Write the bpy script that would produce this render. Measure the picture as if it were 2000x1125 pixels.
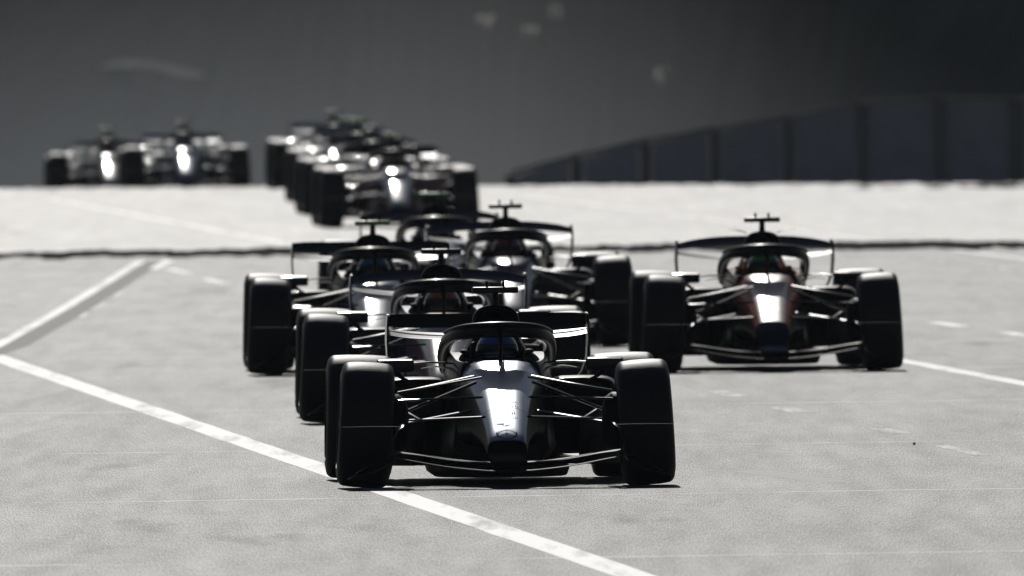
import bpy, bmesh, math, random
from mathutils import Vector, Matrix, noise

for _o in list(bpy.data.objects):
    bpy.data.objects.remove(_o)
SC = bpy.context.scene
COL = SC.collection
R = math.radians
rnd = random.Random(7)

# ------------------------------------------------------------------ camera
CAM_H = 2.8
cam_d = bpy.data.cameras.new('camera')
cam_d.sensor_width = 36.0
cam_d.lens = 1224.0
cam_d.clip_start = 1.0
cam_d.clip_end = 12000.0
cam_d.dof.use_dof = True
cam_d.dof.focus_distance = 196.2
cam_d.dof.aperture_fstop = 14.0
cam = bpy.data.objects.new('camera', cam_d)
COL.objects.link(cam)
PITCH, ROLL = 0.4935, 0.6
cam.matrix_world = (Matrix.Translation((0, 0, CAM_H)) @ Matrix.Rotation(R(90 - PITCH), 4, 'X')
                    @ Matrix.Rotation(R(-ROLL), 4, 'Z'))
SC.camera = cam

# ------------------------------------------------------------------ sky and sun
SUN_EL, SUN_AZ = 31.0, -3.0          # azimuth from +Y, negative = left of the view
world = bpy.data.worlds.new('World')
SC.world = world
world.use_nodes = True
wn = world.node_tree
bg = wn.nodes['Background']
sky = wn.nodes.new('ShaderNodeTexSky')
sky.sky_type = 'NISHITA'
sky.sun_disc = False
sky.sun_elevation = R(SUN_EL)
sky.sun_rotation = R(SUN_AZ)
sky.air_density = 1.0
sky.dust_density = 0.6
wn.links.new(sky.outputs[0], bg.inputs[0])
bg.inputs[1].default_value = 0.05
sun_d = bpy.data.lights.new('sun', 'SUN')
sun_d.energy = 5.0
sun_d.angle = R(0.53)
sun_d.color = (1.0, 0.97, 0.925)
sun = bpy.data.objects.new('sun', sun_d)
COL.objects.link(sun)
_sd = Vector((math.sin(R(SUN_AZ)) * math.cos(R(SUN_EL)), math.cos(R(SUN_AZ)) * math.cos(R(SUN_EL)), math.sin(R(SUN_EL))))
sun.rotation_euler = _sd.to_track_quat('Z', 'Y').to_euler()
sun.location = (-20, 300, 120)

SC.view_settings.view_transform = 'Standard'
SC.view_settings.look = 'None'
SC.view_settings.exposure = -1.55
SC.view_settings.gamma = 1.0
SC.view_settings.use_curve_mapping = False
SC.cycles.use_denoising = True
SC.cycles.max_bounces = 6
SC.cycles.volume_bounces = 0
SC.cycles.sample_clamp_indirect = 6.0

# ------------------------------------------------------------------ materials
def new_mat(name):
    m = bpy.data.materials.new(name)
    m.use_nodes = True
    return m, m.node_tree, m.node_tree.nodes['Principled BSDF']

def simple(name, col, rough=0.5, metal=0.0, spec=0.5, coat=0.0, coat_rough=0.05, bump=0.0, bscale=60.0, var=0.0):
    m, t, p = new_mat(name)
    p.inputs['Base Color'].default_value = (*col, 1)
    p.inputs['Roughness'].default_value = rough
    p.inputs['Metallic'].default_value = metal
    p.inputs['Specular IOR Level'].default_value = spec
    p.inputs['Coat Weight'].default_value = coat
    p.inputs['Coat Roughness'].default_value = coat_rough
    if bump or var:
        tc = t.nodes.new('ShaderNodeTexCoord')
        nz = t.nodes.new('ShaderNodeTexNoise')
        nz.inputs['Scale'].default_value = bscale
        nz.inputs['Detail'].default_value = 4
        t.links.new(tc.outputs['Object'], nz.inputs['Vector'])
        if bump:
            b = t.nodes.new('ShaderNodeBump')
            b.inputs['Strength'].default_value = bump
            b.inputs['Distance'].default_value = 0.01
            t.links.new(nz.outputs[0], b.inputs['Height'])
            t.links.new(b.outputs[0], p.inputs['Normal'])
        if var:
            mx = t.nodes.new('ShaderNodeMix'); mx.data_type = 'RGBA'
            mx.inputs[6].default_value = (*[c * (1 - var) for c in col], 1)
            mx.inputs[7].default_value = (*[min(1, c * (1 + var)) for c in col], 1)
            t.links.new(nz.outputs[0], mx.inputs[0])
            t.links.new(mx.outputs[2], p.inputs['Base Color'])
    return m

def nose_paint(name, top, side, tip, metal=0.0, rough=0.22, coat=0.6, tip_y=-0.42, zcut=0.42, under=None):
    """livery: 'top' on the upper faces, 'side' on the flanks, 'tip' ahead of tip_y (car-local coordinates)"""
    m, t, p = new_mat(name)
    L = t.links
    tc = t.nodes.new('ShaderNodeTexCoord')
    sn = t.nodes.new('ShaderNodeSeparateXYZ'); L.new(tc.outputs['Normal'], sn.inputs[0])
    so = t.nodes.new('ShaderNodeSeparateXYZ'); L.new(tc.outputs['Object'], so.inputs[0])
    r1 = t.nodes.new('ShaderNodeMapRange'); L.new(sn.outputs[2], r1.inputs[0])
    r1.inputs[1].default_value = zcut - .04; r1.inputs[2].default_value = zcut + .04
    r2 = t.nodes.new('ShaderNodeMapRange'); L.new(so.outputs[1], r2.inputs[0])
    r2.inputs[1].default_value = tip_y - .01; r2.inputs[2].default_value = tip_y + .01
    m1 = t.nodes.new('ShaderNodeMix'); m1.data_type = 'RGBA'
    m1.inputs[6].default_value = (*side, 1); m1.inputs[7].default_value = (*top, 1); L.new(r1.outputs[0], m1.inputs[0])
    m2 = t.nodes.new('ShaderNodeMix'); m2.data_type = 'RGBA'
    m2.inputs[6].default_value = (*tip, 1); L.new(m1.outputs[2], m2.inputs[7]); L.new(r2.outputs[0], m2.inputs[0])
    L.new(m2.outputs[2], p.inputs['Base Color'])
    mm = t.nodes.new('ShaderNodeMath'); mm.operation = 'MULTIPLY'
    L.new(r1.outputs[0], mm.inputs[0]); mm.inputs[1].default_value = metal
    me_ = t.nodes.new('ShaderNodeMath'); me_.operation = 'MULTIPLY'; L.new(mm.outputs[0], me_.inputs[0]); L.new(r2.outputs[0], me_.inputs[1])
    L.new(me_.outputs[0], p.inputs['Metallic'])
    rg = t.nodes.new('ShaderNodeMapRange'); L.new(r2.outputs[0], rg.inputs[0])
    rg.inputs[3].default_value = .75; rg.inputs[4].default_value = rough
    L.new(rg.outputs[0], p.inputs['Roughness'])
    cw = t.nodes.new('ShaderNodeMath'); cw.operation = 'MULTIPLY'; L.new(r2.outputs[0], cw.inputs[0])
    c2 = t.nodes.new('ShaderNodeMath'); c2.operation = 'MULTIPLY'; L.new(r1.outputs[0], c2.inputs[0]); c2.inputs[1].default_value = coat; L.new(c2.outputs[0], cw.inputs[1])
    L.new(cw.outputs[0], p.inputs['Coat Weight'])
    p.inputs['Coat Roughness'].default_value = 0.12
    sl = t.nodes.new('ShaderNodeMath'); sl.operation = 'MULTIPLY'; L.new(r2.outputs[0], sl.inputs[0]); sl.inputs[1].default_value = .2
    L.new(sl.outputs[0], p.inputs['Specular IOR Level'])
    if under is not None:
        r3 = t.nodes.new('ShaderNodeMapRange'); L.new(sn.outputs[2], r3.inputs[0]); r3.inputs[1].default_value = .10; r3.inputs[2].default_value = .18
        m3 = t.nodes.new('ShaderNodeMix'); m3.data_type = 'RGBA'; m3.inputs[6].default_value = (*under, 1)
        L.new(m2.outputs[2], m3.inputs[7]); L.new(r3.outputs[0], m3.inputs[0]); L.new(m3.outputs[2], p.inputs['Base Color'])
    return m

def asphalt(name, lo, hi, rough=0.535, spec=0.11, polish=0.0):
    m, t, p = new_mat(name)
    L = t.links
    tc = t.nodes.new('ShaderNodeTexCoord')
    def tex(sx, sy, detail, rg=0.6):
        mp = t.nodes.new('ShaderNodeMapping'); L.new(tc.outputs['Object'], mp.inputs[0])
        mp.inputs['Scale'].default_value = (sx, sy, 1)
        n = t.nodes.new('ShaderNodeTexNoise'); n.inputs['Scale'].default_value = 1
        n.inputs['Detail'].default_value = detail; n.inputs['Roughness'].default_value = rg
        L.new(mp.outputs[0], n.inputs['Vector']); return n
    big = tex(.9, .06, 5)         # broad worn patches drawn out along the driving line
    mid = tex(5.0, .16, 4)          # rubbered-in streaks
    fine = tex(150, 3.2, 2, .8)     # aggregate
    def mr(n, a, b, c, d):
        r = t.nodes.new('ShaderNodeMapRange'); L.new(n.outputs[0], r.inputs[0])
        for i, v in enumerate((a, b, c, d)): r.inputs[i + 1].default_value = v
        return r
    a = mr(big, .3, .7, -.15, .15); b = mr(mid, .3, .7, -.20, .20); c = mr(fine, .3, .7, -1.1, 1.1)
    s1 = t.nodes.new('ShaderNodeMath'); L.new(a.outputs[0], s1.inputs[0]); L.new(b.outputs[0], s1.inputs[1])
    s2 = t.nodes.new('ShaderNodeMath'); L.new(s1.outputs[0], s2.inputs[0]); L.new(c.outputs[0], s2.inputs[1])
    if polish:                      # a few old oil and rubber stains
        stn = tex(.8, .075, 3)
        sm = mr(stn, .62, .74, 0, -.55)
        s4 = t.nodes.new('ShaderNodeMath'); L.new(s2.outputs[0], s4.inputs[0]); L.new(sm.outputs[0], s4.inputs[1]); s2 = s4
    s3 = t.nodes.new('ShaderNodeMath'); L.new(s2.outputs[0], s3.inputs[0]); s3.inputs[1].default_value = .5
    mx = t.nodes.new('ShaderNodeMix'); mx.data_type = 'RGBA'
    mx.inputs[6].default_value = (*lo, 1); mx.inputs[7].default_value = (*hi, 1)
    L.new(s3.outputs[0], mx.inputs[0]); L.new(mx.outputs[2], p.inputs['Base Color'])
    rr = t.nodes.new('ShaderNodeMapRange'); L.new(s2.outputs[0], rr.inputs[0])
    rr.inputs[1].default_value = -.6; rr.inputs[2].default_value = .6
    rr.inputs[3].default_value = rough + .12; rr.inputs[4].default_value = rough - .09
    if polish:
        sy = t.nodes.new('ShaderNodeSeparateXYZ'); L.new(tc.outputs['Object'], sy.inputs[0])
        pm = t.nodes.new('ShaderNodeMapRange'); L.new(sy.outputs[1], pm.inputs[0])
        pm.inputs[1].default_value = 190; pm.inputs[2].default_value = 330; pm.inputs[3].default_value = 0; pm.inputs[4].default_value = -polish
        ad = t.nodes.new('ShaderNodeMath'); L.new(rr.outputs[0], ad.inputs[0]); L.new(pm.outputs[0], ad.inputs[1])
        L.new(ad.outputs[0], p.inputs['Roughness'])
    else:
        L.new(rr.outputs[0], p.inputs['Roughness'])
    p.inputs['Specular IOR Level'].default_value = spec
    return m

def paint_mat(name, col, worn, thr=.42, sx=3.0, sy=.12, spec=.32, rough=.49):
    m, t, p = new_mat(name)
    L = t.links
    tc = t.nodes.new('ShaderNodeTexCoord')
    mp = t.nodes.new('ShaderNodeMapping'); L.new(tc.outputs['Object'], mp.inputs[0]); mp.inputs['Scale'].default_value = (sx, sy, 1)
    n = t.nodes.new('ShaderNodeTexNoise'); n.inputs['Scale'].default_value = 1; n.inputs['Detail'].default_value = 6
    n.inputs['Roughness'].default_value = .7
    L.new(mp.outputs[0], n.inputs['Vector'])
    r = t.nodes.new('ShaderNodeMapRange'); L.new(n.outputs[0], r.inputs[0])
    r.inputs[1].default_value = thr - .08; r.inputs[2].default_value = thr + .08
    mx = t.nodes.new('ShaderNodeMix'); mx.data_type = 'RGBA'
    mx.inputs[6].default_value = (*worn, 1); mx.inputs[7].default_value = (*col, 1)
    L.new(r.outputs[0], mx.inputs[0]); L.new(mx.outputs[2], p.inputs['Base Color'])
    rg = t.nodes.new('ShaderNodeMapRange'); L.new(r.outputs[0], rg.inputs[0])
    rg.inputs[3].default_value = .60; rg.inputs[4].default_value = rough
    L.new(rg.outputs[0], p.inputs['Roughness'])
    p.inputs['Specular IOR Level'].default_value = spec
    return m

M = {}
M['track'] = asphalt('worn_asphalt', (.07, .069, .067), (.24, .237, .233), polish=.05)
M['track_far'] = asphalt('asphalt_grazing_bright', (.30, .29, .275), (.42, .405, .385), rough=.52, spec=.30)  # paler copy of the asphalt; brightness of grazing light put into its colour
M['dark_strip'] = simple('matt_dark_strip', (.02, .02, .022), .95, spec=.02, var=.4, bscale=3)  # near-black matt strip across the track
M['line'] = paint_mat('white_line_paint', (.80, .79, .77), (.40, .39, .38), .42, sx=3.5, sy=.13)
M['line_worn'] = paint_mat('worn_line_paint', (.62, .61, .60), (.26, .255, .25), .50, sx=7, sy=.25, spec=.16, rough=.53)
M['old_paint'] = simple('blacked_out_line', (.12, .12, .122), .61, spec=.08, var=.3, bscale=4)
M['joint'] = simple('joint_sheen', (.50, .49, .48), .50, spec=.22, var=.3, bscale=2)  # pale colour imitates the sun's sheen on smooth tar joints
M['scuff'] = simple('scuffed_asphalt', (.22, .215, .21), .56, spec=.12, var=.3, bscale=3)
M['joint_dark'] = simple('bitumen_joint', (.03, .03, .03), .6, var=.3, bscale=2)
M['earth'] = simple('dry_ground', (.10, .095, .07), .9, spec=.2, var=.35, bscale=.6)
M['bank'] = simple('grass_bank', (.075, .08, .07), .95, spec=.1, var=.8, bscale=.35)
M['rubber'] = simple('tyre_rubber', (.010, .010, .011), .50, spec=.32, bump=.06, bscale=45)
M['rim'] = simple('rim_metal', (.03, .03, .032), .35, metal=.6)
M['carbon'] = simple('carbon_fibre', (.005, .005, .006), .48, spec=.08)
M['carbon_gloss'] = simple('lacquered_carbon', (.005, .005, .006), .30, spec=.28, coat=.35, coat_rough=.06)
M['matt_black'] = simple('matt_black', (.006, .006, .007), .7, spec=.2)
M['suit_blue'] = simple('driver_suit_navy', (.02, .03, .08), .8)
M['visor'] = simple('tinted_visor', (.01, .012, .02), .08, spec=.6)
M['mirror_glass'] = simple('mirror_glass', (.7, .7, .7), .03, metal=1)
M['lamp'] = simple('rain_light_lens', (.25, .01, .01), .2)
M['letter_dark'] = simple('lettering_dark', (.012, .013, .018), .5)
M['letter_white'] = simple('lettering_white', (.8, .8, .8), .4)

# ------------------------------------------------------------------ mesh helpers
def mesh_from(name, verts, faces, smooth=True, auto=None):
    me = bpy.data.meshes.new(name)
    me.from_pydata([tuple(v) for v in verts], [], faces)
    bm = bmesh.new(); bm.from_mesh(me)
    bmesh.ops.recalc_face_normals(bm, faces=bm.faces)
    for f in bm.faces: f.smooth = smooth
    if auto is not None:
        for e in bm.edges:
            if len(e.link_faces) == 2 and e.calc_face_angle(0) > R(auto): e.smooth = False
    bm.to_mesh(me); bm.free()
    me.materials.append(None)
    return me

def loft_data(rings, cap0=True, cap1=True, closed=True):
    V, F = [], []
    n = len(rings[0])
    for r in rings: V += [tuple(p) for p in r]
    for i in range(len(rings) - 1):
        for j in range(n if closed else n - 1):
            a, b = i * n + j, i * n + (j + 1) % n
            F.append((a, b, b + n, a + n))
    if cap0: F.append(tuple(range(n - 1, -1, -1)))
    if cap1: F.append(tuple(range((len(rings) - 1) * n, len(rings) * n)))
    return V, F

def join_data(*ds):
    V, F = [], []
    for v, f in ds:
        o = len(V); V += list(v); F += [tuple(i + o for i in q) for q in f]
    return V, F

def mirror_x(d):
    v, f = d
    return [(-p[0], p[1], p[2]) for p in v], [tuple(reversed(q)) for q in f]

def spl(keys, n):
    """Catmull-Rom through rows of numbers, n steps per span"""
    out = []
    for i in range(len(keys) - 1):
        p0 = keys[max(i - 1, 0)]; p1 = keys[i]; p2 = keys[i + 1]; p3 = keys[min(i + 2, len(keys) - 1)]
        for k in range(n):
            t = k / n
            out.append([.5 * (2 * b + (c - a) * t + (2 * a - 5 * b + 4 * c - d) * t * t + (3 * b - a - 3 * c + d) * t ** 3)
                        for a, b, c, d in zip(p0, p1, p2, p3)])
    out.append(list(keys[-1]))
    return out

def sec(y, zt, zb, wt, wb, p=3.2, n=32, cx=0.0):
    pts = []
    for i in range(n):
        t = 2 * math.pi * i / n
        c, s = math.cos(t), math.sin(t)
        sx = math.copysign(abs(c) ** (2 / p), c); sz = math.copysign(abs(s) ** (2 / p), s)
        k = (sz + 1) / 2
        pts.append((cx + (wb + (wt - wb) * k) * sx, y, (zt + zb) / 2 + (zt - zb) / 2 * sz))
    return pts

def box_data(cx, cy, cz, sx, sy, sz, bev=0.008):
    bm = bmesh.new()
    bmesh.ops.create_cube(bm, size=1)
    for v in bm.verts: v.co = Vector((v.co.x * sx, v.co.y * sy, v.co.z * sz))
    if bev:
        bmesh.ops.bevel(bm, geom=list(bm.edges), offset=bev, segments=2, affect='EDGES', profile=.5)
    bm.verts.ensure_lookup_table()
    V = [(v.co.x + cx, v.co.y + cy, v.co.z + cz) for v in bm.verts]
    F = [tuple(v.index for v in f.verts) for f in bm.faces]
    bm.free()
    return V, F

def tube_data(pts, ra, rb=None, n=12, up=(0, 0, 1)):
    """ra along the side direction, rb along 'up'; either may be a list"""
    rb = ra if rb is None else rb
    P = [Vector(p) for p in pts]
    rings = []
    for i, p in enumerate(P):
        d = (P[min(i + 1, len(P) - 1)] - P[max(i - 1, 0)]).normalized()
        u = Vector(up)
        s = d.cross(u)
        if s.length < 1e-4: s = Vector((1, 0, 0))
        s.normalize(); u = s.cross(d).normalized()
        a = ra[i] if isinstance(ra, (list, tuple)) else ra
        b = rb[i] if isinstance(rb, (list, tuple)) else rb
        rings.append([p + s * (a * math.cos(2 * math.pi * k / n)) + u * (b * math.sin(2 * math.pi * k / n)) for k in range(n)])
    return loft_data(rings)

def foil_pts(x, yle, zle, chord, ang, th, camber, n=9):
    """one aerofoil section in the plane x = const; trailing edge is raised by ang (degrees) for downforce"""
    up, lo = [], []
    for i in range(n):
        u = (1 - math.cos(math.pi * i / (n - 1))) / 2
        t = th * (1.48 * math.sqrt(u) * .6 - .63 * u * .6 - .2 * u * u) + .0025
        c = -camber * 4 * u * (1 - u)
        up.append((u, c + t)); lo.append((u, c - t))
    ring = up + lo[::-1]
    ca, sa = math.cos(R(ang)), math.sin(R(ang))
    return [(x, yle + chord * (u * ca - w * sa), zle + chord * (u * sa + w * ca)) for u, w in ring]

def wing_data(st, n=5):
    return loft_data([foil_pts(*s) for s in spl(st, n)])

def sym(st):
    """mirror half-span stations (x>=0 ascending) to a full span"""
    return [[-s[0]] + list(s[1:]) for s in st[::-1] if s[0] > 1e-6] + [list(s) for s in st]

# ------------------------------------------------------------------ object helpers
def ob(name, me, mat, parent=None):
    o = bpy.data.objects.new(name, me)
    COL.objects.link(o)
    if mat is not None:
        if not me.materials: me.materials.append(None)
        o.material_slots[0].link = 'OBJECT'
        o.material_slots[0].material = mat
    if parent is not None: o.parent = parent
    return o

def empty(name, loc=(0, 0, 0), rz=0.0, parent=None):
    o = bpy.data.objects.new(name, None)
    o.empty_display_size = .2
    COL.objects.link(o)
    o.location = loc; o.rotation_euler = (0, 0, rz)
    if parent is not None: o.parent = parent
    return o

def tag(o, label=None, cat=None, group=None, kind=None):
    if label: o['label'] = label
    if cat: o['category'] = cat
    if group: o['group'] = group
    if kind: o['kind'] = kind
    return o

# ------------------------------------------------------------------ the ground
SEAM_Y = 372.0            # where the near asphalt changes to its brightened far copy
CREST_Y = 488.0

def gz(x, y):
    """height of the road: level up to a crest, then falling away"""
    if y <= CREST_Y: return 0.0
    t = y - CREST_Y
    if t < 70: return -.35 * (t / 35.0) ** 2
    z70 = -1.4
    return max(z70 - .04 * (t - 70), -4.2)

DIR = .0430               # the lines run this much to the left per metre of distance

def sheet(name, mat, y0, y1, xl, xr, dz, dy, dx, parent=None, wob=None, kind='structure', skew=True):
    ny = max(1, int(round((y1 - y0) / dy))); nx = max(1, int(round((xr - xl) / dx)))
    V, F = [], []
    for j in range(ny + 1):
        for i in range(nx + 1):
            x = xl + (xr - xl) * i / nx
            y = y0 + (y1 - y0) * j / ny
            if skew: x -= DIR * (y - 260)
            z = gz(x, y) + dz
            if wob: z += wob(x, y)
            V.append((x, y, z))
    for j in range(ny):
        for i in range(nx):
            a = j * (nx + 1) + i
            F.append((a, a + 1, a + nx + 2, a + nx + 1))
    o = ob(name, mesh_from(name, V, F), mat, parent)
    if parent is None: tag(o, kind=kind)
    return o

def ground_mesh():
    ys = [-400, 0, 100, 200, 300, 400, 470] + [480 + 5 * i for i in range(15)] + [570, 600, 620, 700, 900, 1500, 3000, 6000]
    xs = [-5000, -1500, -500, -150, -60, -30, 0, 30, 60, 150, 500, 1500, 5000]
    V = [(x, y, gz(x, y) - .03) for y in ys for x in xs]
    n = len(xs)
    F = [(j * n + i, j * n + i + 1, (j + 1) * n + i + 1, (j + 1) * n + i) for j in range(len(ys) - 1) for i in range(n - 1)]
    return mesh_from('ground', V, F)
tag(ob('ground', ground_mesh(), M['earth']), kind='structure')

def shimmer(x, y):
    if y < 474: return 0
    k = min(1, (y - 474) / 8)
    return k * (.020 * noise.noise((x * 4.0, y * .11, 1.3)) + .022 * noise.noise((x * 11.0, y * .2, 4.0)) + .005 * -x)

track = sheet('track', M['track'], 60, SEAM_Y, -22, 22, 0, 12, 4)
track_far = sheet('track_beyond_strip', M['track_far'], SEAM_Y, 474, -22, 22, 0, 12, 4)
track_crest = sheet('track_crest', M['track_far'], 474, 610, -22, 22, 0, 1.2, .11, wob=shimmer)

# dark strip across the track where the paler stretch begins, with a ragged edge
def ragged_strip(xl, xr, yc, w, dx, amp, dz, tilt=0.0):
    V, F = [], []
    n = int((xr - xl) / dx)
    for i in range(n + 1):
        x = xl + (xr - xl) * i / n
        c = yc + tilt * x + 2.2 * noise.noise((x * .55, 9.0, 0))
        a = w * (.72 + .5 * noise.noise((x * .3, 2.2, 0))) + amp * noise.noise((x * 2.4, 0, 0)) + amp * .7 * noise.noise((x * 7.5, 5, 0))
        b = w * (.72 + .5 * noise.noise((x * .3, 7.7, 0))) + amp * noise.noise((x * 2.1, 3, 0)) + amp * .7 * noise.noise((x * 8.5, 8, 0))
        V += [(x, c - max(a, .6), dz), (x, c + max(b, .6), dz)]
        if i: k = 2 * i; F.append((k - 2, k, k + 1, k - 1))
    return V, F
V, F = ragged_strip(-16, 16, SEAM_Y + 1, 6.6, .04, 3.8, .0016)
ob('ragged_dark_strip', mesh_from('ragged_dark_strip', V, F), M['dark_strip'], track)

# painted lines -------------------------------------------------------------
def line_x(y, off):          # off: distance to the right of the lane line beside the pack
    return 2.95 - DIR * (y - 257.6) + off

def line_strip(name, mat, pts, w, dz=.004, jag=.012, step=1.5, parent=None):
    dz *= .17           # paint is under a millimetre thick; a thicker gap would show at this grazing angle
    """a painted strip through plan points (x, y) with slightly uneven edges"""
    V, F = [], []
    k = 0
    for a, b in zip(pts[:-1], pts[1:]):
        L = math.dist(a, b); n = max(1, int(L / step))
        for i in range(n + (1 if b == pts[-1] else 0)):
            t = i / n
            x = a[0] + (b[0] - a[0]) * t; y = a[1] + (b[1] - a[1]) * t
            j1 = jag * noise.noise((y * .35, x, 3)); j2 = jag * noise.noise((y * .35, x, 8))
            V += [(x - w / 2 + j1, y, gz(x, y) + dz), (x + w / 2 + j2, y, gz(x, y) + dz)]
            if k: F.append((2 * k - 2, 2 * k - 1, 2 * k + 1, 2 * k))
            k += 1
    return ob(name, mesh_from(name, V, F), mat, parent or track)

# the line sweeping in from the left under the leading car
line_strip('painted_line', M['line'], [(2.2, 128), (.56, 165.7), (-3.92, 266.7), (-4.6, 282)], .20, jag=.014)
# the lane line on the right, running on behind the pack to the far left
line_strip('painted_line', M['line'], [(line_x(y, 0), y) for y in (150, 257, 300, 366)], .16, jag=.03)
line_strip('painted_line', M['line'], [(line_x(y, .05), y) for y in (380, 474)], .17, dz=.006, parent=track_far)
line_strip('painted_line', M['line'], [(line_x(y, 6.35), y) for y in (280, 366)], .13)
line_strip('painted_line', M['line'], [(line_x(y, 6.35), y) for y in (380, 470)], .13, dz=.006, parent=track_far)
# the old line crossing to the left, with a blacked-out band beside it
line_strip('painted_line', M['line'], [(-4.42, 264), (-4.10, 276), (-3.98, 310), (-3.86, 362)], .10, dz=.005)
line_strip('blacked_out_line', M['old_paint'], [(-4.20, 262), (-3.945, 276), (-3.815, 310), (-3.70, 362)], .19, dz=.004)
line_strip('painted_line', M['line_worn'], [(-3.72, 300), (-3.64, 326)], .07, dz=.006)
line_strip('painted_line', M['line'], [(-3.62, 352), (-3.57, 363)], .1, dz=.006)
# short dashes
for (x, y, l, w, mk) in [(1.46, 239.0, 3.4, .16, 'line_worn'), (1.84, 229.4, 3.2, .16, 'line_worn'), (2.36, 218.0, 2.6, .13, 'line_worn'),
                         (2.68, 208.8, 4.6, .10, 'line_worn'), (3.58, 286, 4.0, .14, 'line'), (4.04, 277, 4.0, .14, 'line'),
                         (-3.34, 348.7, 6.0, .12, 'line'), (-2.86, 336, 6.0, .12, 'line'), (4.2, 352, 7, .14, 'line_worn'),
                         (4.9, 340, 7, .14, 'line_worn'), (-6.3, 420, 10, .12, 'line_worn'), (-5.8, 408, 9, .12, 'line_worn')]:
    line_strip('painted_dash', M[mk], [(x + DIR * l / 2, y - l / 2), (x - DIR * l / 2, y + l / 2)], w, dz=.007, step=.8)
# transverse paving joints about 20 m apart
for y, w, mk in [(150.5, .26, 'joint'), (170.9, .24, 'joint'), (177.9, .22, 'joint_dark'), (192.0, .26, 'joint'), (212.3, .26, 'joint'),
                 (233, .34, 'joint'), (253, .30, 'joint'), (272, .34, 'joint'), (291, .40, 'joint'), (310, .42, 'joint'), (331, .45, 'joint')]:
    V, F = [], []
    n = 220
    for i in range(n + 1):
        x = -14 + 28 * i / n
        c = y + .30 * x + .25 * noise.noise((x * .6, y, 0)) + .10 * noise.noise((x * 4, y, 0))
        ww = w * .62 * max(.06, .5 + 1.2 * noise.noise((x * 1.1, y * 3.1, 5)) + .5 * noise.noise((x * 5.1, y * 1.7, 2)))
        V += [(x, c - ww / 2, .0003), (x, c + ww / 2, .0003)]
        if i: k = 2 * i; F.append((k - 2, k, k + 1, k - 1))
    ob('paving_joint', mesh_from('paving_joint', V, F), M[mk], track)
# scuffs: pale worn streaks across the driving line
for (x0, y0, x1, y1, w) in [(3.1, 243.5, 2.75, 236, .08), (1.35, 201, 1.8, 196, .14), (1.0, 222, 1.5, 218.5, .10)]:
    line_strip('tyre_scuff', M['scuff'], [(x0, y0), ((x0 + x1) / 2, (y0 + y1) / 2 + .3), (x1, y1)], w * 1.6, dz=.0025, jag=.05, step=.4)
st = ob('stone_chip', mesh_from('stone_chip', *box_data(0, 0, .008, .015, .02, .016, .004)), M['joint_dark'])
st.location = (2.43, 211.2, .003); tag(st, 'small dark stone chip lying alone on the asphalt at right', 'stone')

# ------------------------------------------------------------------ racing car meshes
ME = {}
def reg(key, data, smooth=True, auto=35):
    ME[key] = mesh_from(key, *data, smooth=smooth, auto=auto)

# nose and monocoque (y, zt, zb, wt, wb)
NOSE = [(-1.03, .150, .128, .050, .060), (-1.01, .160, .122, .082, .085), (-.9, .168, .120, .096, .098), (-.7, .178, .125, .100, .105),
        (-.5, .196, .138, .103, .112), (-.43, .250, .155, .104, .116), (-.34, .307, .170, .107, .121), (-.2, .365, .195, .114, .132), (0.0, .437, .22, .128, .150)]
MONO = [(0.004, .4385, .22, .128, .150), (.2, .500, .23, .140, .172), (.4, .558, .24, .155, .192), (.6, .614, .24, .172, .215), (.85, .680, .22, .200, .25), (1.02, .702, .20, .226, .27)]
def nose_top(y):
    ks = NOSE + MONO[1:]
    for a, b in zip(ks[:-1], ks[1:]):
        if a[0] <= y <= b[0]:
            t = (y - a[0]) / (b[0] - a[0]); return a[1] + (b[1] - a[1]) * t
    return ks[-1][1]
reg('nose', loft_data([sec(*k[:5], p=3.8) for k in spl(NOSE, 4)]), auto=60)
reg('monocoque', loft_data([sec(*k[:5], p=3.8) for k in spl(MONO, 4)]), auto=60)
# cockpit tub: U section
def tub(y, zr, wo, wi, wb, zb=.10, zi=.28):
    e = .022
    return [(-wo + .004, y, zr - e), (-wo - .02, y, zr - .14), (-wb, y, zb + .1), (-wb + .06, y, zb), (wb - .06, y, zb), (wb, y, zb + .1), (wo + .02, y, zr - .14),
            (wo - .004, y, zr - e), (wo - e, y, zr), (wi + e * .6, y, zr), (wi, y, zr - e), (wi - .01, y, zi), (-wi + .01, y, zi), (-wi, y, zr - e), (-wi - e * .6, y, zr), (-wo + e, y, zr)]
TUB = [(1.022, .690, .222, .165, .27), (1.12, .690, .245, .20, .29), (1.35, .700, .272, .215, .31), (1.6, .722, .285, .20, .32), (1.85, .735, .285, .175, .33), (2.12, .735, .27, .15, .34)]
reg('cockpit', loft_data([tub(*k) for k in spl(TUB, 4)]), auto=50)
reg('headrest', join_data(box_data(0, 2.06, .70, .30, .10, .20, .03), box_data(.185, 1.92, .728, .045, .30, .05, .015), box_data(-.185, 1.92, .728, .045, .30, .05, .015)))
reg('windscreen', loft_data([[(x, 1.02 - .03 * (1 - (x / .2) ** 2), .693), (x, 1.04 - .03 * (1 - (x / .2) ** 2), .715 - .10 * x * x), (x, 1.047 - .03 * (1 - (x / .2) ** 2), .713 - .10 * x * x), (x, 1.03 - .03 * (1 - (x / .2) ** 2), .69)]
                             for x in [-.2 + .4 * i / 16 for i in range(17)]]))
reg('steering_wheel', join_data(tube_data([(.13 * math.cos(a), 1.33, .53 + .09 * math.sin(a)) for a in [math.pi * 2 * i / 20 for i in range(21)]], .014, n=8, up=(0, 1, 0)), box_data(0, 1.33, .53, .16, .03, .09, .01)))
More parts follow.
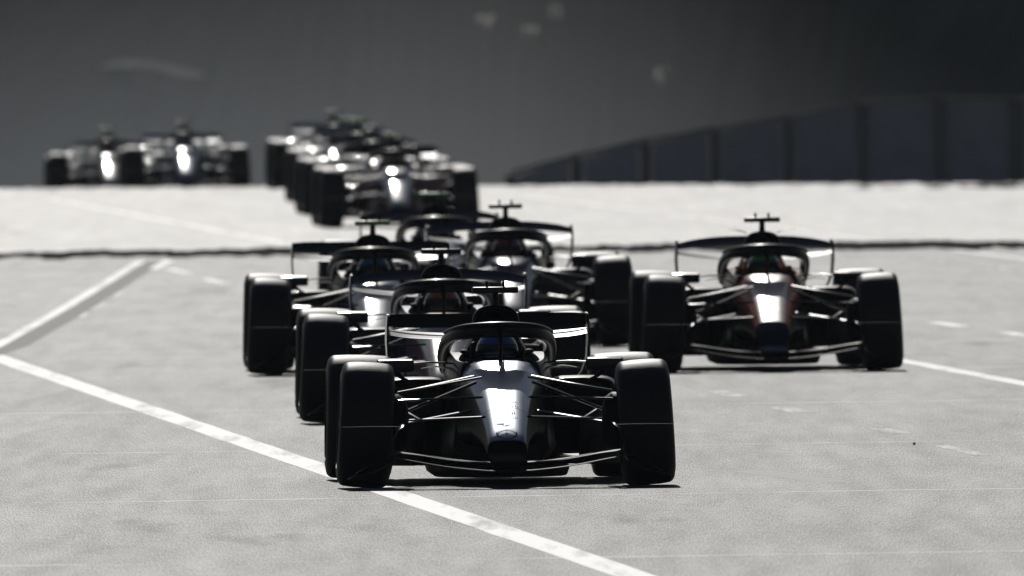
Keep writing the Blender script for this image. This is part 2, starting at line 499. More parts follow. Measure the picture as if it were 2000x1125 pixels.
# engine cover
ENG = [(2.13, .905, .12, .145, .345), (2.3, .965, .12, .130, .36), (2.7, .975, .12, .095, .36), (3.1, .86, .12, .060, .31), (3.6, .66, .13, .045, .22), (4.0, .50, .16, .035, .13), (4.25, .40, .24, .03, .06)]
reg('engine_cover', loft_data([sec(*k[:5], p=2.6) for k in spl(ENG, 4)]), auto=60)
def oval(y, s, cz=.905, hw=.134, hh=.098, n=28, p=2.4):
    out = []
    for i in range(n):
        t = 2 * math.pi * i / n
        c, q = math.cos(t), math.sin(t)
        out.append((hw * s * math.copysign(abs(c) ** (2 / p), c), y, cz + hh * s * math.copysign(abs(q) ** (2 / p), q)))
    return out
reg('air_intake', loft_data([oval(2.65, .55, .90), oval(2.45, .9), oval(2.2, .985), oval(2.03, 1.0), oval(2.0, .965), oval(2.01, .91), oval(2.1, .88), oval(2.35, .82)]), auto=60)
reg('intake_winglet', join_data(wing_data([[.11, 2.15, .985, .10, 4, .05, .0], [.17, 2.17, 1.004, .09, 6, .05, 0], [.25, 2.2, 1.012, .06, 6, .05, 0]], 2),
                                mirror_x(wing_data([[.11, 2.15, .985, .10, 4, .05, .0], [.17, 2.17, 1.004, .09, 6, .05, 0], [.25, 2.2, 1.012, .06, 6, .05, 0]], 2))))
# camera pod: stalk, cross bar and two little antennas
reg('camera_stalk', loft_data([sec(0, .035, -.035, .02, .02, p=2.2, n=14)] * 1 + [], False, False) if False else
    loft_data([[(.021 * math.cos(t) * k, 2.15 + .06 * math.sin(t) * k, z) for t in [2 * math.pi * i / 14 for i in range(14)]] for z, k in ((.985, 1.5), (1.01, 1.05), (1.045, .95), (1.075, 1.0))]))
reg('camera_bar', box_data(0, 2.13, 1.086, .262, .10, .036, .008))
reg('antenna', loft_data([[(.010 * math.cos(t) * k, 2.14 + .022 * math.sin(t) * k, z) for t in [2 * math.pi * i / 10 for i in range(10)]] for z, k in ((1.10, 1.0), (1.125, .9), (1.138, .5))]))
# halo
HALO = [(.285, 2.16, .645), (.300, 1.98, .715), (.296, 1.70, .778), (.274, 1.42, .822), (.225, 1.19, .850), (.135, 1.05, .864), (.05, 1.012, .868)]
hp = [tuple(k) for k in spl([list(p) for p in HALO] + [[0, 1.005, .869]] + [[-p[0], p[1], p[2]] for p in HALO[::-1]], 4)]
reg('halo', tube_data(hp, .037, .041, n=16), auto=60)
reg('halo_pillar', tube_data([(0, .99, .60), (0, .955, .69), (0, .95, .76), (0, .975, .83), (0, 1.0, .875)], [.011, .011, .012, .016, .026], [.05, .045, .04, .035, .03], n=12, up=(0, -1, 0)))
fair = [tuple(k) for k in spl([[.285, 1.44, .853], [.232, 1.18, .884], [.14, 1.03, .900], [0, .978, .907], [-.14, 1.03, .900], [-.232, 1.18, .884], [-.285, 1.44, .853]], 4)]
reg('halo_fairing', tube_data(fair, .030, .011, n=14))
# mirrors
reg('mirror', loft_data([[(x, 1.16 + a * b, .672 + c * d) for a, c in ((-.045, -.028), (-.052, 0), (-.045, .03), (-.02, .038), (.03, .036), (.036, -.034), (-.02, -.036))]
                         for x, b, d in ((.487, .7, .8), (.497, 1, 1), (.59, 1.03, 1.03), (.685, 1, 1), (.697, .7, .8))]))
reg('mirror_glass', box_data(.592, 1.199, .672, .18, .004, .058, 0))
reg('mirror_stay', join_data(tube_data([(.49, 1.17, .684), (.40, 1.2, .69), (.27, 1.3, .682)], .026, .006, n=10), tube_data([(.60, 1.18, .645), (.55, 1.3, .60), (.50, 1.42, .575)], .02, .005, n=10)))
# sidepods with open inlet
def pod_sec(y, x0, x1, zt, zb, s=1.0, p=4.2, n=28):
    cx, hw, cz, hh = (x0 + x1) / 2, (x1 - x0) / 2, (zt + zb) / 2, (zt - zb) / 2
    out = []
    for i in range(n):
        t = 2 * math.pi * i / n
        c, q = math.cos(t), math.sin(t)
        out.append((cx + (hw - .012 * (1 - s) * 4) * s * math.copysign(abs(c) ** (2 / p), c), y, cz + hh * s * math.copysign(abs(q) ** (2 / p), q)))
    return out
POD = [(1.40, .27, .655, .588, .36), (1.46, .26, .668, .596, .33), (1.9, .25, .70, .598, .24), (2.5, .23, .67, .53, .16), (3.0, .2, .56, .42, .14), (3.6, .12, .30, .30, .14)]
pod = loft_data([pod_sec(1.62, .27, .655, .588, .36, .74), pod_sec(1.45, .27, .655, .588, .36, .86), pod_sec(1.405, .27, .655, .588, .36, .93)] + [pod_sec(*k) for k in spl(POD, 3)])
reg('sidepod', pod, auto=50)
reg('cockpit_vane', wing_data([[.26, 1.28, .655, .16, -4, .03, 0], [.36, 1.3, .668, .14, -3, .03, 0], [.44, 1.33, .655, .1, -2, .03, 0]], 2))
# floor: keel and floor plate, with boards at its front corners
KEEL = [(.55, .10, .05, .10, .08), (.9, .11, .038, .30, .28), (1.3, .11, .035, .40, .375), (3.2, .12, .035, .40, .375), (3.35, .16, .06, .40, .38)]
keel = loft_data([sec(*k, p=8, n=32) for k in KEEL])
outl = [(.2, .8), (.42, .92), (.62, 1.1), (.73, 1.5), (.74, 2.7), (.70, 3.0), (.53, 3.05), (.53, 3.5)]
def plate(outl, z0, z1):
    full = outl + [(-x, y) for x, y in outl[::-1]]
    n = len(full)
    V = [(x, y, z0) for x, y in full] + [(x, y, z1) for x, y in full]
    F = [tuple(range(n)), tuple(range(2 * n - 1, n - 1, -1))] + [(i, (i + 1) % n, n + (i + 1) % n, n + i) for i in range(n)]
    return V, F
reg('floor', join_data(keel, plate(outl, .112, .126)), auto=40)
reg('diffuser', loft_data([[(-.5, y, z), (.5, y, z), (.5, y, z + .02), (-.5, y, z + .02)] for y, z in ((3.3, .10), (3.6, .15), (3.95, .24))]))
def board(pts, th=.006):
    """upright curved plate through (x, y, z0, z1)"""
    return loft_data([[(x - th, y, z0), (x + th, y, z0), (x + th, y + .01, z1), (x - th, y + .01, z1)] for x, y, z0, z1 in pts])
reg('floor_board', join_data(board([(.44, .86, .11, .36), (.54, .98, .11, .42), (.62, 1.2, .11, .44), (.70, 1.5, .11, .34)]), board([(.50, .80, .11, .24), (.60, .92, .11, .28), (.68, 1.1, .11, .28)])))
# front wing: three elements, endplates, top vanes, pylons
F1 = [[0, -1.06, .100, .27, 0, .03, .01], [.12, -1.06, .104, .27, 0, .03, .01], [.35, -1.02, .128, .24, 0, .028, .01], [.6, -.95, .172, .20, 0, .028, .01], [.70, -.91, .178, .18, 0, .028, .01], [.86, -.86, .090, .2, 0, .04, 0]]
reg('main_plane', wing_data(sym(F1), 4), auto=60)
F2 = [[.105, -.84, .146, .15, 1, .025, .01], [.3, -.81, .158, .16, 2, .025, .01], [.5, -.77, .190, .16, 2, .025, .01], [.63, -.75, .206, .14, 2, .025, .01]]
reg('flap', wing_data(F2, 5), auto=60)
F3 = [[.115, -.70, .196, .13, 1, .025, .01], [.3, -.67, .200, .14, 2, .025, .01], [.5, -.63, .216, .13, 2, .025, .01], [.61, -.61, .222, .11, 2, .025, .01]]
reg('upper_flap', wing_data(F3, 5), auto=60)
reg('wing_pylon', loft_data([[(.075, y0, z), (.087, y0 + .02, z), (.087, y1, z), (.075, y1, z)] for z, y0, y1 in ((.105, -1.0, -.80), (.13, -.99, -.78), (.15, -.96, -.76))]))
EP = [(.645, .205, -.98, -.52), (.640, .28, -.93, -.50), (.617, .335, -.88, -.50), (.597, .352, -.84, -.52), (.59, .362, -.80, -.55)]
ep = loft_data([[(x - .006, y0, z), (x + .006, y0, z), (x + .006, y1, z), (x - .006, y1, z)] for x, z, y0, y1 in
                [(.90, .062, -1.0, -.52), (.87, .075, -1.02, -.52), (.76, .10, -1.03, -.52), (.67, .15, -1.02, -.52)] + EP])
reg('endplate', ep, auto=50)
reg('endplate_vane', wing_data([[.60, -.80, .352, .20, -1, .012, .0], [.75, -.78, .354, .18, -1, .012, 0], [.93, -.74, .352, .13, -1, .012, 0]], 3))
# front suspension
def arm(a, b, chord=.030, th=.0075):
    return tube_data([a, [(p + q) / 2 for p, q in zip(a, b)], b], [chord * .9, chord, chord * 1.15], [th, th, th * 1.1], n=10)
ARMS = {'upper_arm_front': ((.60, -.02, .535), (.13, -.30, .598)), 'upper_arm_rear': ((.60, .06, .53), (.17, .45, .615)), 'track_rod': ((.60, -.12, .49), (.13, -.20, .505)),
        'lower_arm_front': ((.61, -.03, .375), (.13, -.33, .395)), 'lower_arm_rear': ((.61, .05, .35), (.19, .52, .42)), 'push_rod': ((.575, .02, .42), (.16, .12, .585))}
ARMS['upper_arm_front'] = ((.60, -.02, .535), (.13, -.06, .615))
for k, (a, b) in ARMS.items(): reg(k, arm(a, b, .025 if 'rod' not in k else .016, .0065 if 'push' not in k else .009))
reg('brake_duct', loft_data([[(x, .01 + .17 * s * math.cos(t), .355 + .17 * s * math.sin(t)) for t in [2 * math.pi * i / 20 for i in range(20)]] for x, s in ((.545, .55), (.56, .85), (.60, 1.0), (.68, 1.0))]))
RARM = [((.62, 3.38, .47), (.10, 3.15, .46)), ((.62, 3.42, .47), (.08, 3.75, .45)), ((.62, 3.38, .28), (.14, 3.05, .25)), ((.62, 3.42, .28), (.10, 3.8, .27))]
for i, (a, b) in enumerate(RARM): reg('rear_arm%d' % i, arm(a, b, .034, .009))
# rear wing, two shapes
def rear_wing(key, flap, main, zep):
    reg(key + '_flap', wing_data(sym(flap), 5), auto=60)
    reg(key + '_main', wing_data(sym(main), 5), auto=60)
    e = loft_data([[(x - .006, y0, z), (x + .006, y0, z), (x + .006, y1, z), (x - .006, y1, z)] for x, z, y0, y1 in
                   ((.50, .545, 4.12, 4.34), (.545, .60, 4.06, 4.38), (.572, .68, 4.0, 4.40), (.578, .78, 3.92, 4.41), (.576, .87, 3.92, 4.41), (.570, zep, 3.98, 4.41))])
    reg(key + '_endplate', e, auto=50)
rear_wing('rwA', [[0, 4.17, .856, .125, 38, .05, .05], [.3, 4.17, .856, .125, 38, .05, .05], [.48, 4.17, .858, .122, 38, .05, .05], [.568, 4.18, .868, .10, 36, .05, .04]],
          [[0, 3.93, .790, .25, 7, .045, .02], [.25, 3.93, .791, .25, 7, .045, .02], [.45, 3.94, .800, .24, 8, .045, .02], [.568, 3.97, .818, .20, 8, .04, .02]], .935)
rear_wing('rwB', [[0, 4.17, .888, .115, 34, .05, .06], [.25, 4.17, .884, .115, 34, .05, .06], [.45, 4.17, .868, .11, 32, .05, .05], [.568, 4.18, .855, .09, 30, .05, .04]],
          [[0, 3.93, .775, .22, 6, .04, .02], [.25, 3.93, .782, .22, 6, .04, .02], [.45, 3.94, .802, .21, 6, .04, .02], [.568, 3.97, .822, .17, 6, .04, .02]], .925)
reg('wing_pillar', loft_data([[(x - .012, y0, z), (x + .012, y0, z), (x + .012, y1, z), (x - .012, y1, z)] for x, z, y0, y1 in ((0, .40, 3.95, 4.15), (0, .6, 3.98, 4.12), (0, .70, 3.98, 4.12), (0, .775, 4.0, 4.12))]))
reg('rear_light', box_data(0, 4.27, .32, .06, .05, .10, .01))
# wheels: lathe round the x axis, x = width direction, outer side +x
def lathe_x(prof, n=48):
    rings = [[(x, r * math.cos(2 * math.pi * i / n), r * math.sin(2 * math.pi * i / n)) for i in range(n)] for x, r in prof]
    return loft_data(rings, False, False)
def tyre_prof(w, r, rr):
    h = w / 2
    sh = .045
    right = [(h - sh * (1 - math.cos(a)), r - sh * (1 - math.sin(a)) - .006) for a in [math.pi / 2 * (1 - i / 6) for i in range(7)]]
    right = [(h - sh + sh * math.cos(a), r - sh + sh * math.sin(a) - .004) for a in [math.pi / 2 * (1 - i / 6) for i in range(7)]]
    right += [(h + .006, r - .075), (h + .006, r - .10), (h - .012, rr + .012), (h - .03, rr)]
    left = [(-x, z) for x, z in right[::-1]]
    return left + [(-h * .4, r), (0, r + .001), (h * .4, r)] + right
def rim_prof(w, rr):
    h = w / 2
    return [(-h + .028, rr - .002), (-h + .034, rr - .02), (-h + .06, rr - .035), (h - .08, rr - .035), (h - .05, rr - .05), (h - .035, rr - .10), (h - .05, .06), (h - .02, .05), (h - .02, .001)]
TR = .3525
reg('tyre_front', lathe_x(tyre_prof(.292, TR, .24), 64), auto=60)
reg('tyre_rear', lathe_x(tyre_prof(.375, .355, .24), 64), auto=60)
reg('rim_front', lathe_x(rim_prof(.292, .241)))
reg('rim_rear', lathe_x(rim_prof(.375, .241)))
reg('wheel_nut', lathe_x([(.10, .03), (.14, .03), (.15, .02), (.15, .001)], 16))
reg('wheel_front', lathe_x([(-.10, .001), (-.10, .19), (.02, .19), (.02, .06), (.10, .055), (.10, .001)], 32))

# driver -----------------------------------------------------------------
def driver_mesh():
    me = bpy.data.meshes.new('driver_skin')
    V, E, Rr = [], [], []
    def v(p, r, par=None):
        V.append(p); Rr.append(r)
        if par is not None: E.append((par, len(V) - 1))
        return len(V) - 1
    pel = v((0, 2.00, .20), .13)
    wa = v((0, 2.03, .34), .12, pel); ch = v((0, 2.02, .47), .135, wa); nk = v((0, 1.95, .585), .06, ch); v((0, 1.86, .67), .055, nk)
    for s in (1, -1):
        sh = v((s * .165, 1.98, .535), .062, ch); el = v((s * .215, 1.72, .43), .046, sh); wr = v((s * .165, 1.45, .51), .031, el)
        pm = v((s * .145, 1.385, .53), .026, wr)
        for q, (dx, dz, ln) in enumerate(((-.004, .040, .9), (.004, .016, 1.0), (.008, -.008, .95), (.008, -.032, .8))):
            k1 = v((s * (.15 + dx + .012), 1.345, .53 + dz), .0085, pm); k2 = v((s * (.14 + dx), 1.312, .53 + dz * 1.05), .008, k1)
            v((s * (.14 + dx - .02 * ln), 1.308, .53 + dz * 1.05), .007, k2)
        t1 = v((s * .118, 1.37, .56), .0095, pm); v((s * .108, 1.345, .575), .008, t1)
        hi = v((s * .09, 1.85, .20), .085, pel); kn = v((s * .11, 1.35, .36), .06, hi); an = v((s * .09, .85, .33), .042, kn); v((s * .09, .74, .40), .03, an)
    me.from_pydata(V, E, [])
    o = bpy.data.objects.new('driver_tmp', me); COL.objects.link(o)
    mod = o.modifiers.new('skin', 'SKIN'); mod.use_smooth_shade = True
    for i, sv in enumerate(me.skin_vertices[0].data):
        sv.radius = (Rr[i], Rr[i]); sv.use_root = (i == 0)
    sub = o.modifiers.new('sub', 'SUBSURF'); sub.levels = 1; sub.render_levels = 1
    dg = bpy.context.evaluated_depsgraph_get()
    out = bpy.data.meshes.new_from_object(o.evaluated_get(dg))
    bpy.data.objects.remove(o); out.materials.clear(); out.materials.append(None)
    for p in out.polygons: p.use_smooth = True
    return out
ME['driver'] = driver_mesh()
HC = (0, 1.80, .735)
def helmet_data():
    rings = []
    n, m = 28, 16
    for j in range(1, m):
        ph = math.pi * j / m
        z = math.cos(ph)
        k = math.sin(ph)
        rings.append([(HC[0] + .122 * k * math.cos(t) * (1 if z > -.3 else 1 - .12 * (-.3 - z)), HC[1] + .145 * k * math.sin(t) - (.018 if (z < -.1 and math.sin(t) < 0) else 0) * k, HC[2] + .125 * z) for t in [2 * math.pi * i / n for i in range(n)]])
    return loft_data(rings)
reg('helmet', helmet_data(), auto=80)
reg('visor', loft_data([[(.127 * math.cos(t) * k, HC[1] + .150 * math.sin(t) * k - .004, HC[2] + z) for t in [R(205) + R(130) * i / 20 for i in range(21)]] for z, k in ((-.028, .99), (0, 1.0), (.03, .975), (.048, .93))], False, False, closed=False))
reg('helmet_fin', wing_data([[-.05, HC[1] + .06, HC[2] + .112, .09, 8, .04, 0], [0, HC[1] + .06, HC[2] + .126, .09, 8, .04, 0], [.05, HC[1] + .06, HC[2] + .112, .09, 8, .04, 0]], 3))

# lettering on the leading car's nose ---------------------------------------
def nose_surface(x, y):
    ks = NOSE + MONO[1:]
    for a, b in zip(ks[:-1], ks[1:]):
        if a[0] <= y <= b[0]:
            t = (y - a[0]) / (b[0] - a[0]); wt = a[3] + (b[3] - a[3]) * t
            zt = a[1] + (b[1] - a[1]) * t; zb = a[2] + (b[2] - a[2]) * t
            u = min(.98, abs(x) / wt)
            sz = (1 - u ** 3.8) ** (1 / 3.8)
            return (zt + zb) / 2 + (zt - zb) / 2 * sz
    return .3
def text_on_nose(txt, width, y0, length):
    """lettering read from the front: baseline at y0 (lower in the picture), tops 'length' further back"""
    cu = bpy.data.curves.new('lettering', 'FONT'); cu.body = txt; cu.align_x = 'CENTER'; cu.resolution_u = 3
    o = bpy.data.objects.new('lettering_tmp', cu); COL.objects.link(o)
    dg = bpy.context.evaluated_depsgraph_get()
    me = bpy.data.meshes.new_from_object(o.evaluated_get(dg))
    bpy.data.objects.remove(o)
    xs = [v.co.x for v in me.vertices]; ys = [v.co.y for v in me.vertices]
    cx, w, b, h = (min(xs) + max(xs)) / 2, max(xs) - min(xs), min(ys), max(ys) - min(ys)
    for v in me.vertices:
        x = (v.co.x - cx) / w * width; y = y0 + (v.co.y - b) / h * length
        v.co = (x, y, nose_surface(x, y) + .003)
    me.materials.clear(); me.materials.append(None)
    return me
def strip_on_nose(polys):
    V, F = [], []
    for poly in polys:
        o = len(V); V += [(x, y, nose_surface(x, y) + .003) for x, y in poly]; F.append(tuple(range(o, o + len(poly))))
    return mesh_from('nose_mark', V, F)
def star_mark(yc, rx, ry):
    polys = []
    N = 40
    for i in range(N):
        a, b = 2 * math.pi * i / N, 2 * math.pi * (i + 1) / N
        polys.append([(rx * math.cos(a), yc + ry * math.sin(a)), (rx * math.cos(b), yc + ry * math.sin(b)), (rx * .88 * math.cos(b), yc + ry * .88 * math.sin(b)), (rx * .88 * math.cos(a), yc + ry * .88 * math.sin(a))])
    for a in (90, 210, 330):
        a = R(a); c, s = math.cos(a), math.sin(a)
        polys.append([(-s * .09 * rx, yc + c * .09 * ry), (s * .09 * rx, yc - c * .09 * ry), (c * rx * .9, yc + s * ry * .9)])
    return strip_on_nose(polys)

# ------------------------------------------------------------------ assembling a car
def paint(name, col, **k):
    k.setdefault('rough', .28); k.setdefault('coat', .35); k.setdefault('coat_rough', .08)
    return simple(name, col, **k)

def part(key, name, mat, par, mirror=False):
    me = ME[key]
    if mirror:
        mk = key + '_m'
        if mk not in ME:
            m2 = me.copy()
            bm = bmesh.new(); bm.from_mesh(m2)
            for v in bm.verts: v.co.x = -v.co.x
            bmesh.ops.reverse_faces(bm, faces=bm.faces); bm.to_mesh(m2); bm.free()
            ME[mk] = m2
        me = ME[mk]
    return ob(name, me, mat, par)

def build_car(x, y, yaw, liv, label, rw='rwA', lettering=False, winglets=False):
    root = empty('racing_car', (x, y, gz(x, y)), R(yaw))
    slope = (gz(x, y + 3.4) - gz(x, y)) / 3.4
    root.rotation_euler = (math.atan(slope), 0, R(yaw))
    tag(root, label, 'racing car', 'racing cars in file on the track')
    P = lambda k, n, m, par=root, mirror=False: part(k, n, m, par, mirror)
    nose = P('nose', 'nose', liv['nose'])
    P('monocoque', 'monocoque', liv['nose'])
    P('cockpit', 'cockpit_side', liv.get('tub', liv['body']))
    P('headrest', 'headrest', liv['head'])
    P('windscreen', 'windscreen', M['visor'])
    P('steering_wheel', 'steering_wheel', M['matt_black'])
    P('engine_cover', 'engine_cover', liv['body'])
    P('air_intake', 'air_intake', M['carbon'])
    if winglets: P('intake_winglet', 'intake_winglet', M['carbon'])
    cp = P('camera_stalk', 'camera_pod', M['carbon'])
    P('camera_bar', 'camera_housing', liv['tcam'], cp)
    for s in (.048, -.048):
        a = P('antenna', 'antenna', M['carbon'], cp); a.location.x = s
    h = P('halo', 'halo', liv['halo'])
    P('halo_pillar', 'pillar', M['carbon'], h)
    P('halo_fairing', 'fairing', M['carbon_gloss'], h)
    P('floor', 'floor', M['carbon']); P('diffuser', 'diffuser', M['carbon'])
    fw = P('main_plane', 'front_wing', M['carbon'])
    rwm = P(rw + '_main', 'rear_wing', liv['wing'])
    P(rw + '_flap', 'flap', liv.get('rflap') or liv['wing'], rwm)
    P('rear_light', 'rear_light', M['lamp'])
    for s in (1, -1):
        mi = s < 0
        mr = P('mirror', 'mirror', liv['mirror'], root, mi)
        P('mirror_glass', 'glass', M['mirror_glass'], mr, mi); P('mirror_stay', 'stay', M['carbon_gloss'], mr, mi)
        sp = P('sidepod', 'sidepod', liv['body'], root, mi)
        P('cockpit_vane', 'cockpit_vane', M['carbon_gloss'], root, mi)
        P('floor_board', 'floor_board', M['carbon'], root, mi)
        P('flap', 'flap', M['carbon'], fw, mi)
        P('wing_pylon', 'pylon', M['carbon'], fw, mi)
        e = P('endplate', 'endplate', liv['plate'], fw, mi)
        P('endplate_vane', 'endplate_vane', M['carbon'], root, mi)
        P(rw + '_endplate', 'endplate', liv['plate'], rwm, mi)
        wp = P('wing_pillar', 'wing_pillar', M['carbon'], root); wp.location.x = s * .09
        for k in ARMS: P(k, 'suspension_arm', M['carbon_gloss'], root, mi)
        for i in range(4): P('rear_arm%d' % i, 'rear_suspension_arm', M['carbon'], root, mi)
        P('brake_duct', 'brake_duct', M['carbon'], root, mi)
        for front in (True, False):
            k = 'front' if front else 'rear'
            w = .292 if front else .375
            wh = P('wheel_front', 'wheel', M['matt_black'])
            cam_a = 3.3 if front else 1.5
            wh.location = (s * (.945 - w / 2 - .012 if front else .95 - w / 2 - .008), 0 if front else 3.4, .3545 if front else .3575)
            wh.rotation_euler = (0, R(cam_a) * -s if not mi else R(cam_a), R(180) if mi else 0)
            wh.rotation_euler = (0, -R(cam_a), R(180) if mi else 0)
            P('tyre_' + k, 'tyre', M['rubber'], wh); P('rim_' + k, 'rim', M['rim'], wh); P('wheel_nut', 'wheel_nut', M['rim'], wh)
    if lettering:
        D, W = M['letter_dark'], M['letter_white']
        o = ob('lettering', text_on_nose('INEOS', .150, .020, .048), D, nose)
        rr = random.Random(3)
        def dashes(wd, y0, ln, n):
            xs = [-wd / 2 + wd * i / n for i in range(n)]
            return strip_on_nose([[(a, y0), (a + wd / n * .62, y0), (a + wd / n * .62, y0 + ln), (a, y0 + ln)] for a in xs if rr.random() > .12])
        tag(ob('small_lettering', dashes(.15, .105, .016, 17), D, nose), kind='stuff')
        tag(ob('small_lettering', dashes(.115, -.078, .032, 11), D, nose), kind='stuff')
        tag(ob('small_lettering', dashes(.14, -.140, .012, 14), D, nose), kind='stuff')
        ob('nose_emblem', strip_on_nose([[(-.058, -.268), (-.012, -.252), (.035, -.222), (.052, -.215), (.02, -.238), (.0, -.258)], [(-.055, -.218), (-.01, -.218), (-.015, -.238), (-.056, -.242)]]), D, nose)
        ob('race_number', text_on_nose('12', .028, -.205, .038), W, nose)
        ob('star_emblem', star_mark(-.352, .060, .050), D, nose)
        # two pitot tubes ahead of the cockpit and a bundle of fine flow lines
        for dx in (-.012, .014):
            ob('pitot_tube', mesh_from('pitot_tube', *tube_data([(dx, .80, .655), (dx, .79, .725), (dx, .72, .73)], .0035, n=8)), M['carbon'], root)
    if liv.get('driver', True):
        d = ob('person', ME['driver'], liv.get('suit', M['suit_blue']))
        d.location = root.location; d.rotation_euler = root.rotation_euler
        hm = part('helmet', 'helmet', liv['helmet'], d)
        part('visor', 'visor', M['visor'], hm); part('helmet_fin', 'helmet_fin', liv['helmet'], hm)
        tag(d, liv['dlabel'], 'person', 'drivers in the racing cars')
    return root

black = paint('black_lacquer', (.006, .0065, .008), rough=.34, coat=.12, spec=.15)
halo_black = simple('halo_black', (.005, .0055, .008), .27, spec=.3)
navy = paint('navy_lacquer', (.010, .014, .040))
orange = paint('orange_lacquer', (.60, .12, .01), rough=.3)
glint_white = paint('far_glint_lacquer', (.62, .60, .58), rough=.25)  # white on far cars' mirrors, wings and bodies imitates sun glints
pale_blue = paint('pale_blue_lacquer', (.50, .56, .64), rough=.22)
pink = paint('pink_lacquer', (.45, .20, .28), rough=.3)
dkblue = paint('blue_lacquer', (.015, .05, .12))
green_t = simple('green_housing', (.10, .42, .10), .4)
lime_t = simple('lime_housing', (.35, .50, .06), .4)
black_t = simple('black_housing', (.01, .01, .012), .4)
hel = lambda n, c: simple(n, c, .25, coat=.8, var=.5, bscale=9)
h_blue = hel('helmet_blue', (.04, .12, .38)); h_or = hel('helmet_orange', (.5, .12, .05)); h_green = hel('helmet_green', (.06, .30, .04))
h_teal = hel('helmet_teal', (.02, .22, .26)); h_red = hel('helmet_red', (.35, .02, .02)); h_white = hel('helmet_white', (.6, .6, .6)); h_yel = hel('helmet_yellow', (.5, .42, .05))

def livery(nose, body=black, head=None, tub=None, rflap=None, tcam=black_t, halo=halo_black, wing=None, mirror=None, plate=None, helmet=h_blue, suit=None, dlabel=''):
    return dict(nose=nose, rflap=rflap, body=body, tub=tub or body, head=head or M['matt_black'], tcam=tcam, halo=halo, wing=wing or M['carbon_gloss'], mirror=mirror or M['carbon_gloss'], plate=plate or M['carbon_gloss'],
                helmet=helmet, suit=suit or M['suit_blue'], dlabel=dlabel)
BK = (.008, .0085, .010)
N1 = nose_paint('silver_nose', (.58, .64, .74), BK, BK, metal=.6, rough=.35, tip_y=-.405, zcut=.34)
N2 = nose_paint('pale_nose', (.62, .60, .60), (.35, .15, .22), (.03, .06, .12))
N3 = nose_paint('white_nose', (.62, .62, .64), (.04, .08, .16), (.03, .04, .06))
N4 = nose_paint('orange_nose_glare', (.80, .73, .69), (.60, .10, .012), (.02, .03, .05), metal=.5, rough=.30, tip_y=-.20, zcut=.80, under=(.012, .010, .010))  # near-white top is sun glare painted over the orange
N5 = nose_paint('navy_nose', (.03, .04, .11), (.012, .016, .05), (.30, .03, .02))
N6 = nose_paint('blue_white_nose', (.45, .52, .62), (.02, .04, .12), (.05, .06, .1))
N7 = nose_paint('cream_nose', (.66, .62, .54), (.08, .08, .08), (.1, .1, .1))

CARS = [
    # x, y (middle of the front axle on the road), yaw, livery, label, wing, options
    (-0.046, 195.66, 1.35, livery(N1, rflap=M['carbon'], helmet=h_blue, dlabel='driver in blue helmet in the leading black car with silver nose'),
     'black racing car with silver nose, nearest the camera and leading the field', 'rwA', dict(lettering=True)),
    (-0.433, 225.09, .75, livery(N2, body=dkblue, helmet=h_or, tcam=black_t, wing=navy, dlabel='driver in orange helmet in the car just behind the leader'),
     'dark racing car with black camera bar, second, half hidden behind the leader', 'rwB', {}),
    (-0.988, 253.71, .85, livery(N3, body=black, helmet=h_teal, tcam=lime_t, wing=M['carbon_gloss'], dlabel='driver in teal helmet in the car with yellow-green camera bar'),
     'racing car with yellow-green camera bar and white nose, left of the second car', 'rwA', {}),
    (1.881, 252.67, 1.25, livery(N4, body=black, head=orange, tub=nose_paint('orange_cockpit_rim', (.55, .11, .012), BK, BK, tip_y=-9, zcut=.35), helmet=h_green, wing=navy, plate=black, mirror=black, dlabel='driver in green helmet in the orange car on the right'),
     'orange and black racing car standing apart on the right of the track', 'rwB', dict(winglets=True)),
    (0.011, 271.51, 1.5, livery(N5, body=navy, helmet=h_red, wing=navy, dlabel='driver in red helmet in the navy car between leader and orange car'),
     'navy racing car behind the leader, its right wheels beside the orange car', 'rwB', {}),
    (-0.579, 287.7, 1.5, livery(N6, body=navy, helmet=h_white, tcam=green_t, wing=navy, dlabel='driver in white helmet in the car with green camera bar'),
     'blue racing car with green camera bar, hidden behind the four front cars', 'rwB', {}),
    (-1.324, 409.55, 1.6, livery(N3, body=pink, helmet=h_yel, tcam=lime_t, mirror=glint_white, dlabel='driver in yellow helmet in the blurred bright-nosed car heading the far bunch'),
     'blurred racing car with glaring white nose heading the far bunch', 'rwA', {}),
    (-1.656, 432.27, 1.6, livery(N6, body=dkblue, helmet=h_red, tcam=black_t, wing=navy, mirror=glint_white, dlabel='driver in red helmet in the blue car tucked behind the head of the far bunch'),
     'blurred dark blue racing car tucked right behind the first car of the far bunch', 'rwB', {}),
    (-1.946, 457.51, 1.6, livery(N7, body=pale_blue, helmet=h_white, tcam=green_t, wing=glint_white, mirror=glint_white, dlabel='driver in white helmet in the pale blue car amid the far bunch'),
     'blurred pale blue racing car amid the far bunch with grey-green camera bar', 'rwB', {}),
    (-2.415, 487.38, 1.6, livery(N2, body=glint_white, helmet=h_red, wing=glint_white, mirror=glint_white, dlabel='driver in red helmet in the left car of the far bunch'),
     'blurred racing car at the left side of the far bunch, glint-whitened rear wing', 'rwA', {}),
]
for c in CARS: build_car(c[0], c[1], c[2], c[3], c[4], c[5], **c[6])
build_car(-2.36, 512.0, 1.5, livery(N6, body=pale_blue, helmet=h_yel, tcam=green_t, wing=glint_white, mirror=glint_white, dlabel='driver in yellow helmet in the hindmost car of the far bunch'),
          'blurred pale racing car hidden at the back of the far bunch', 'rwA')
build_car(-4.78, 513.0, 1.5, livery(N6, body=pale_blue, helmet=h_white, tcam=black_t, wing=glint_white, mirror=glint_white, dlabel='driver in white helmet in the blue-nosed far car at left'),
          'far blurred racing car with bluish white nose, right one of the pair at left', 'rwA')
